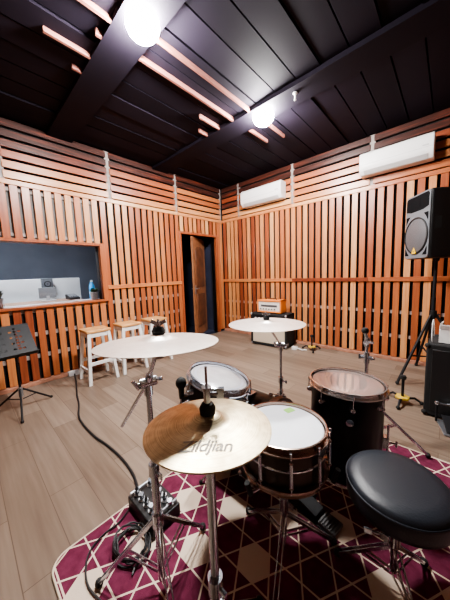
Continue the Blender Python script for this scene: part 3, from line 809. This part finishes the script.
for a in (20, 140, 260):
    x, y = math.cos(R(a)), math.sin(R(a))
    ar = MB().path([(0, 0, zb-.05), (.10*x, .10*y, zb-.03), (.205*x, .205*y, zb-.012), (.215*x, .215*y, zb+.035)], .006, 8).build('basket_arm', 'chrome', t)
    MB().tube((.20*x, .20*y, zb-.015), (.218*x, .218*y, zb+.045), .0105, None, 10).build('rubber_grip', 'rubber', ar)
tripod(t, .24, .21, .11, (50, 170, 290))

# ------------------------------------------------------------------ floor tom
t = thing('floor_tom', 'black floor tom with clear shiny head standing on chrome legs', 'drum', (3.335, -2.600, 0), (R(-2.0), R(1), R(20)))
FR, F0, F1 = .190, .16, .652
shell(t, FR, F0, F1, 'black_gloss'); head(t, 'top_head', FR, F1+.002, 'head_clear'); head(t, 'bottom_head', FR-.002, F0-.002, 'head_clear')
hoop(t, 'top_hoop', FR, F1, True, 'hoop_steel'); hoop(t, 'bottom_hoop', FR, F0, False, 'hoop_steel')
lugs(t, FR, F1-.085, F1-.055, 8, 5, zt=F1-.008); lugs(t, FR, F0+.055, F0+.085, 8, 5, zb=F0+.008)
o = MB().lathe([(0, 0), (.017, 0), (.019, -.004), (0, -.006)], 20).build('air_vent_badge', 'chrome', t)
o.matrix_local = Matrix.Rotation(R(-88), 4, 'Z') @ Matrix.Translation((FR+.001, 0, F0+.35)) @ Matrix.Rotation(R(-90), 4, 'Y')
for a in (-10, 110, 230):
    x, y = math.cos(R(a)), math.sin(R(a)); r = FR+.022
    lg = MB().path([(r*x, r*y, .46), (r*x, r*y, .12), ((r+.02)*x, (r+.02)*y, .08), ((r+.03)*x, (r+.03)*y, RZ+.03)], .0055, 8).build('leg', 'chrome', t)
    MB().tube(((r+.03)*x, (r+.03)*y, RZ), ((r+.03)*x, (r+.03)*y, RZ+.045), .014, .010, 12).build('rubber_foot', 'rubber', lg)
    q = MB(); q.M = Matrix.Rotation(R(a), 4, 'Z'); q.box((FR+.012, 0, .36), (.03, .045, .06)).tube((FR+.03, 0, .36), (FR+.055, 0, .36), .006, None, 8).box((FR+.06, 0, .36), (.012, .006, .035))
    q.build('leg_bracket', 'chrome', t, bevel=.004)

# ------------------------------------------------------------------ bass drum, small tom, kick pedal
BX, BY, BR = 2.835, -2.845, .245
BZ = RZ+BR+.024
t = thing('bass_drum', 'black bass drum with dark wooden hoops lying behind the snare drum', 'bass drum', (BX, BY, BZ))
AX = Matrix.Rotation(R(90), 4, 'Y')          # local z -> room x
def ax(o): o.matrix_local = AX; return o
hd_ = .185
ax(shell(t, BR, -hd_, hd_, 'black_gloss')); ax(head(t, 'batter_head', BR, hd_+.004, 'head_white'))
o = MB().lathe([(0, -hd_-.004), (BR*.9, -hd_-.004), (BR, -hd_+.01)], 72).build('front_head', 'black_gloss', t); ax(o)
for z, n_ in ((hd_-.002, 'rear_hoop'), (-hd_+.002, 'front_hoop')):
    ax(MB().lathe([(BR+.003, z-.020), (BR+.019, z-.020), (BR+.019, z+.022), (BR+.003, z+.022)], 72, closed=True).build(n_, 'hoop_wood', t, bevel=.003))
for sg in (-1, 1):
    for i in range(8):
        a = R(22.5)+2*PI*i/8; x, y = math.cos(a), math.sin(a)
        q = MB(); q.tube((BR*x, BR*y, sg*.10), ((BR+.018)*x, (BR+.018)*y, sg*.10), .015, .012, 12)
        q = ax(q.build('lug', 'chrome', t))
        MB().tube(((BR+.013)*x, (BR+.013)*y, sg*.10), ((BR+.022)*x, (BR+.022)*y, sg*(hd_+.015)), .003, None, 6).box(((BR+.02)*x, (BR+.02)*y, sg*(hd_+.01)), (.02, .016, .012), Matrix.Rotation(a, 3, 'Z')).build('tension_claw', 'chrome', q)
for sg in (-1, 1):
    q = MB().path([(-.06, sg*BR*.80, -.13), (-.10, sg*(BR*.80+.03), -.16), (-.16, sg*(BR+.06), -BZ+RZ+.012)], .007, 8).build('spur', 'chrome', t)
    MB().ball((-.16, sg*(BR+.06), -BZ+RZ+.012), .012, 10).build('rubber_foot', 'rubber', q)
MB().box((0, 0, BR+.006), (.07, .06, .016)).tube((0, 0, BR), (0, 0, BR+.09), .014, None, 14).tube((0, -.01, BR+.08), (.03, -.14, BR+.16), .010, None, 12).build('tom_holder', 'chrome', t, bevel=.002)

TX, TY, TZ, TR, TD = 2.935, -3.215, .795, .142, .18
t = thing('rack_tom', 'small tom drum with hazy silver head, tilted, behind the gold hi-hat', 'drum', (TX, TY, TZ))
T_ = Matrix.Translation((TX, TY, TZ)) @ Matrix.Rotation(R(15), 4, Vector((-.60, .80, 0))) @ Matrix.Translation((0, 0, -TD))
t.matrix_world = T_
shell(t, TR, 0.004, TD-.003, 'black_gloss'); head(t, 'top_head', TR, TD, 'head_silver'); head(t, 'bottom_head', TR-.002, 0, 'head_clear')
MB().lathe([(TR*.80, TD+.0004), (TR*.80, TD+.0012), (TR*.875, TD+.0012), (TR*.875, TD+.0004)], 72).build('damping_ring', 'head_ring', t)
hoop(t, 'top_hoop', TR, TD, True, 'chrome'); hoop(t, 'bottom_hoop', TR, 0, False, 'chrome')
lugs(t, TR, TD-.075, TD-.05, 6, 20, zt=TD-.01); lugs(t, TR, .05, .075, 6, 20, zb=.01)
q = MB(); q.M = Matrix.Rotation(R(100), 4, 'Z'); q.box((TR+.012, 0, .10), (.03, .06, .07)); q.build('mount_bracket', 'chrome', t, bevel=.004)
# clip-on microphone at the left rim of the small tom
t = thing('drum_microphone', 'black clip-on microphone on the rim of the small silver-headed tom', 'microphone', (2.834, -3.372, .715))
MB().ball((0, 0, .075), .026, 16, (1, 1, 1.1)).build('windscreen', 'rubber', t)
MB().tube((.0, 0, .0), (0, 0, .055), .012, .015, 12).build('body', 'black', t)
MB().path([(0, 0, .0), (-.005, -.01, -.05), (-.004, -.006, -.11)], .006, 8).build('gooseneck', 'chrome_dull', t)
MB().box((.022, .018, -.0), (.05, .04, .025), Matrix.Rotation(R(40), 3, 'Z')).build('rim_clip', 'black', t, bevel=.003)

t = thing('kick_pedal', 'black kick drum pedal with ribbed heel plate in front of the bass drum', 'pedal', (3.05, -2.845, RZ), R(-9))
MB().span(.0, .36, -.05, .05, 0, .006).build('base_plate', 'black_metal', t)
q = MB(); rot = Matrix.Rotation(R(11), 3, 'Y'); q.box((.165, 0, .05), (.20, .08, .008), rot); q.build('footboard', 'black_metal', t, bevel=.002)
q = MB()
for i in range(6): q.box((.285+.014*i, 0, .026), (.008, .078, .006))
q.span(.275, .365, -.042, .042, .006, .023); q.build('heel_plate', 'grip', t, bevel=.002)
for y in (-.065, .065): MB().tube((.045, y, 0), (.045, y, .20), .008, None, 10).build('upright_post', 'chrome', t)
MB().tube((.045, -.08, .195), (.045, .08, .195), .007, None, 10).tube((.045, 0, .195), (.062, 0, .07), .004, None, 8).build('axle', 'chrome', t)
bt = MB().tube((.045, 0, .195), (.025, 0, .33), .004, None, 8).build('beater_shaft', 'chrome', t)
MB().ball((.022, 0, .345), .026, 14).build('beater_head', 'cream', bt)

# ------------------------------------------------------------------ drum throne
t = thing('drum_throne', 'round black padded drum throne on a chrome tripod', 'stool', (3.640, -2.985, 0))
prof = [(0, .405), (.155, .405), (.170, .412), (.174, .43), (.174, .468), (.170, .487), (.155, .500), (.12, .505), (0, .507)]
se = MB().lathe(prof, 64).build('seat', 'vinyl', t, angle=80)
MB().path([(.1735*math.cos(2*PI*i/64), .1735*math.sin(2*PI*i/64), .478) for i in range(64)], .0035, 6, True).build('piping', 'vinyl', se)
MB().tube((0, 0, .39), (0, 0, .405), .06, .09, 20).build('seat_plate', 'black_metal', t)
MB().tube((0, 0, .10), (0, 0, .40), .0125, None, 16).build('post', 'chrome', t)
cl = MB().tube((0, 0, .215), (0, 0, .275), .021, None, 16).box((-.03, -.01, .245), (.03, .03, .03)).build('height_clamp', 'chrome', t, bevel=.003)
MB().tube((-.03, -.01, .245), (-.075, -.03, .245), .006, None, 8).box((-.085, -.035, .245), (.03, .008, .025), Matrix.Rotation(R(20), 3, 'Z')).build('wing_bolt', 'chrome', cl, bevel=.002)
tripod(t, .205, .205, .095, (65, 185, 305))

# ------------------------------------------------------------------ loudspeaker and its tripod
SPX, SPY = 3.63, -.45
t = thing('speaker_stand', 'black tripod stand carrying the loudspeaker', 'speaker stand', (SPX, SPY, 0))
MB().tube((0, 0, .22), (0, 0, .95), .020, None, 16).build('lower_pole', 'black_metal', t)
MB().tube((0, 0, .90), (0, 0, 1.354), .0165, None, 16).build('upper_pole', 'black_metal', t)
MB().tube((0, 0, .72), (0, 0, .80), .034, None, 16).tube((.02, 0, .76), (.06, 0, .76), .008, None, 8).build('collar', 'black', t)
MB().tube((0, 0, .24), (0, 0, .29), .030, None, 16).build('brace_collar', 'black', t)
for a in (-123, -3, 112):
    x, y = math.cos(R(a)), math.sin(R(a)); r = .47 if a != 112 else .40
    lg = MB().tube((.03*x, .03*y, .75), (r*x, r*y, .02), .014, None, 12).build('leg', 'black_metal', t)
    MB().ball((r*x, r*y, .02), .020, 12).build('rubber_foot', 'rubber', lg)
    MB().tube((.025*x, .025*y, .265), ((r*.6+.01)*x, (r*.6+.01)*y, .31), .009, None, 8).build('brace', 'black_metal', t)
t = thing('loudspeaker', 'black loudspeaker with round grey grille on the tripod stand', 'speaker', (SPX, SPY, 1.385), math.atan2(-.57, -.82)+PI/2)
# local: front faces -y, width along x
W2, D2, HH = .205, .40, .70
fy_ = -.20
q = MB()
pl = [(-W2, fy_), (W2, fy_), (W2, fy_+.12), (W2*.62, fy_+D2), (-W2*.62, fy_+D2), (-W2, fy_+.12)]
q.prism(pl, 0, HH); q.build('cabinet', 'black', t, bevel=.02, segs=3)
FV = Matrix.Translation((0, fy_, 0)) @ Matrix.Rotation(R(90), 4, 'X')     # local x,z plane; +z of prism points to -y
q = MB(); q.M = FV
q.prism(rounded(-W2+.004, W2-.004, .006, HH-.006, .04), 0, .014); q.build('front_baffle', 'speaker_face', t, bevel=.004)
q = MB(); q.M = FV
q.prism([(-.10, .515), (.10, .515), (.188, .535), (.190, .655), (.17, .678), (-.17, .678), (-.190, .655), (-.188, .535)], .014, .016); hr = q.build('horn_mouth', 'matte_black', t)
q = MB(); q.M = FV
q.prism([(-.05, .55), (.05, .55), (.05, .64), (-.05, .64)], .016, .018); q.build('horn_throat', 'matte_black', hr, bevel=.004)
q = MB(); q.M = FV @ Matrix.Translation((0, .252, .014))
q.lathe([(.195, 0), (.198, .010), (.187, .014), (.184, .002)], 56, closed=True); q.build('woofer_rim', 'black', t)
q = MB(); q.M = FV @ Matrix.Translation((0, .252, .014))
q.lathe([(0, .024), (.08, .022), (.14, .016), (.186, .004)], 56); gr = q.build('grille', 'grille_grey', t)
q = MB(); q.M = FV
for sx in (-1, 1):
    for (a, b) in ((.04, 1), (.475, -1)):
        q.prism([(sx*.185, a), (sx*.115, a), (sx*.150, a+b*.035), (sx*.185, a+b*.085)], .014, .0165)
q.build('port_openings', 'matte_black', t)
q = MB(); q.M = FV @ Matrix.Translation((-.0, .09, .031))
q.prism([(-.036, -.03), (.036, -.03), (0, .036)], -.004, .002); lg_ = q.build('badge', 'yellow', gr); lg_['label'] = 'yellow triangle badge'
q = MB(); q.M = FV @ Matrix.Translation((-.0, .09, .0335))
q.prism([(-.007, -.018), (.007, -.018), (.007, -.004), (-.007, -.004)], 0, .001); q.prism([(-.003, -.002), (.003, -.002), (.0, .016)], 0, .001); q.build('badge_mark', 'ink_black', lg_)
q = MB(); q.span(W2-.004, W2+.001, -.16, -.10, .30, .42); q.build('side_handle', 'rubber', t)
MB().tube((0, .0, -.0), (0, .0, -.03), .03, None, 16).build('pole_socket', 'black', t)

# ------------------------------------------------------------------ black cabinet at right, white box, pedal
t = thing('bass_cabinet', 'tall black speaker cabinet with the white box on top', 'cabinet', (3.632, -1.385, 0), R(-2))
MB().span(0, .56, 0, .42, .012, .645).build('cabinet_body', 'carpet_black', t, bevel=.012, segs=3)
MB().span(.04, .52, -.006, .004, .06, .60).build('front_grille', 'black', t, bevel=.003)
q = MB(); q.span(.16, .30, -.012, -.004, .31, .36); q.build('handle_plate', 'rubber', t, bevel=.004); 
MB().path([(.18, -.012, .335), (.19, -.03, .335), (.27, -.03, .335), (.28, -.012, .335)], .007, 8).build('handle', 'chrome_dull', t)
for (x, y) in ((.0, 0), (.56, 0), (0, .42), (.56, .42)):
    for z in (.03, .627):
        MB().ball((x+(.008 if x == 0 else -.008), y+(.008 if y == 0 else -.008), z), .022, 10).build('corner_guard', 'rubber', t)
for x in (.06, .50):
    for y in (.06, .36): MB().tube((x, y, 0), (x, y, .014), .018, None, 10).build('rubber_foot', 'rubber', t)
t = thing('white_box', 'white carton with open flaps on top of the black cabinet', 'box', (3.815, -1.23, .647), R(-6))
q = MB(); q.span(-.10, .16, -.09, .09, 0, .115); q.build('carton', 'white_paint', t, bevel=.003)
q = MB(); q.box((-.098, 0, .138), (.004, .17, .05), Matrix.Rotation(R(8), 3, 'Y')); q.box((.03, -.1, .135), (.24, .004, .05), Matrix.Rotation(R(25), 3, 'X')); q.build('flaps', 'white_plastic', t)
tag(MB().path(smooth_pts([(3.665, -1.33, .651), (3.662, -1.335, .70), (3.66, -1.30, .80), (3.665, -1.20, .82), (3.67, -1.08, .651)]), .004, 6).build('white_cable', 'white_plastic', None), 'thin pale cable looping up beside the white carton', 'cable')
t = thing('drum_pedal', 'spare black and chrome drum pedal against the tall black cabinet', 'pedal', (3.80, -1.535, 0), R(14))
MB().span(-.05, .05, -.10, .13, .004, .014).build('base_plate', 'chrome_dull', t, bevel=.002)
q = MB(); q.box((0, .0, .052), (.06, .17, .008), Matrix.Rotation(R(20), 3, 'X')); q.build('footboard', 'black_metal', t, bevel=.002)
for x in (-.055, .055): MB().tube((x, .10, .01), (x, .10, .17), .008, None, 10).build('upright_post', 'black_metal', t)
MB().tube((-.07, .10, .165), (.075, .10, .165), .008, None, 10).ball((.055, .10, .168), .018, 10).ball((-.055, .10, .168), .018, 10).build('axle', 'chrome', t)
bt = MB().tube((0, .10, .165), (.13, .06, .215), .005, None, 8).build('beater_shaft', 'chrome', t)
MB().ball((.145, .055, .22), .024, 12).build('beater_head', 'cream', bt)

# ------------------------------------------------------------------ low stands with yellow hubs
def hub_stand(loc, label, hgt, rz):
    t = thing('instrument_stand', label, 'stand', loc, rz, group='low black stands with yellow hubs')
    MB().tube((0, 0, .03), (0, 0, hgt-.02), .012, None, 12).build('post', 'black_metal', t)
    MB().lathe([(0, hgt-.03), (.022, hgt-.03), (.026, hgt-.01), (.022, hgt+.005), (0, hgt+.008)], 16).build('post_cap', 'rubber', t)
    MB().prism([(.062*math.cos(R(60*i)), .062*math.sin(R(60*i))) for i in range(6)], .045, .07).build('hub', 'gold_hub', t, bevel=.006)
    for a in (0, 120, 240):
        x, y = math.cos(R(a)), math.sin(R(a))
        lg = MB().path([(.03*x, .03*y, .052), (.10*x, .10*y, .058), (.15*x, .15*y, .022)], [.012, .011, .009], 8).build('leg', 'black_metal', t)
        MB().ball((.155*x, .155*y, .017), .017, 10).build('rubber_foot', 'rubber', lg)
    return t
hub_stand((3.470, -1.27, 0), 'low black stand with yellow hub between floor tom and black cabinet', .27, R(-95))
hub_stand((2.145, -.25, 0), 'low black stand with yellow hub beside the guitar amplifier', .25, R(-60))
t = thing('white_adapter', 'white adapter block with cable lying on the floor beside the amplifier', 'adapter', (1.93, -.37, 0), R(12))
MB().span(-.07, .02, -.03, .03, 0, .05).build('block', 'white_plastic', t, bevel=.008)
MB().path([(.02, 0, .025), (.06, .0, .018), (.11, -.02, .010), (.13, .02, .010), (.165, .02, .010)], .009, 8).build('plug_lead', 'white_plastic', t)

# ------------------------------------------------------------------ amplifiers
t = thing('guitar_amplifier', 'large black guitar amplifier with beige grille against the slatted wall', 'amplifier', (1.12, -.52, 0), R(4))
W_, D_, H_ = .69, .33, .575
q = MB(); q.span(0, .035, 0, D_, .02, H_); q.span(W_-.035, W_, 0, D_, .02, H_); q.span(0, W_, 0, D_, H_-.035, H_); q.span(0, W_, 0, D_, .02, .055); q.span(.03, W_-.03, .04, D_, .05, H_-.03)
q.build('cabinet', 'carpet_black', t, bevel=.006)
MB().span(.036, W_-.036, .015, .03, .056, H_-.135).build('grille_cloth', 'cream', t)
pn = MB().span(.036, W_-.036, .012, .03, H_-.13, H_-.036).build('control_panel', 'black_metal', t)
for i in range(8): MB().tube((.10+.068*i, .012, H_-.082), (.10+.068*i, -.008, H_-.082), .013, .011, 14).build('knob', 'white_grey', pn)
MB().path([(W_, .10, .42), (W_+.025, .12, .42), (W_+.025, .23, .42), (W_, .25, .42)], .011, 8).build('handle', 'rubber', t)
for x in (.015, W_-.015):
    for z in (.035, H_-.015): MB().ball((x, .012, z), .022, 10).build('corner_guard', 'chrome_dull', t)
for x in (.06, W_-.06):
    for y in (.05, D_-.05): MB().tube((x, y, 0), (x, y, .022), .02, None, 10).build('rubber_foot', 'rubber', t)
t = thing('small_amplifier', 'small orange amplifier head with white front standing on the black amplifier', 'amplifier', (1.22, -.46, H_+.003), R(4))
w2, d2, h2 = .47, .20, .235
q = MB(); q.span(0, .03, 0, d2, .014, h2); q.span(w2-.03, w2, 0, d2, .014, h2); q.span(0, w2, 0, d2, h2-.03, h2); q.span(0, w2, 0, d2, .014, .04); q.span(.02, w2-.02, .03, d2, .03, h2-.02); q.build('cabinet', 'orange', t, bevel=.005)
pn = MB().span(.031, w2-.031, .012, .03, .041, h2-.031).build('front_panel', 'screen_panel', t)
for i in range(6): MB().tube((.075+.054*i, .012, .075), (.075+.054*i, -.006, .075), .011, .009, 12).build('knob', 'black', pn)
MB().span(.08, w2-.08, .008, .012, .115, .15).build('name_plate', 'grille_grey', pn)
for x in (.04, w2-.04):
    for y in (.04, d2-.04): MB().tube((x, y, -.0), (x, y, .016), .014, None, 8).build('rubber_foot', 'rubber', t)
MB().path([(.13, .1, h2), (.14, .1, h2+.02), (w2-.14, .1, h2+.02), (w2-.13, .1, h2)], .008, 8).build('handle', 'rubber', t)

# ------------------------------------------------------------------ world, camera, colour
wd = bpy.data.worlds.new('World'); bpy.context.scene.world = wd; wd.use_nodes = True
wd.node_tree.nodes['Background'].inputs[0].default_value = (.02, .02, .025, 1)
cam = bpy.data.cameras.new('Camera'); co = bpy.data.objects.new('Camera', cam); C.objects.link(co)
f_, yaw, pitch, roll, cx, cy = 243.3286, 0.7468, 0.1089, -0.0354, 3.7502, -4.0332
d = Vector((-math.sin(yaw)*math.cos(pitch), math.cos(yaw)*math.cos(pitch), -math.sin(pitch)))
r = Vector((math.cos(yaw), math.sin(yaw), 0)); u = r.cross(d)
r2 = r*math.cos(roll)+u*math.sin(roll); u2 = -r*math.sin(roll)+u*math.cos(roll)
mw = Matrix(((r2.x, u2.x, -d.x, cx), (r2.y, u2.y, -d.y, cy), (r2.z, u2.z, -d.z, 1.3), (0, 0, 0, 1)))
co.matrix_world = mw
cam.sensor_fit = 'HORIZONTAL'; cam.sensor_width = 36; cam.lens = f_/450*36; cam.clip_start = .03
bpy.context.scene.camera = co
sc = bpy.context.scene
sc.view_settings.view_transform = 'AgX'
sc.view_settings.look = 'AgX - Medium High Contrast'
sc.view_settings.exposure = 1.15
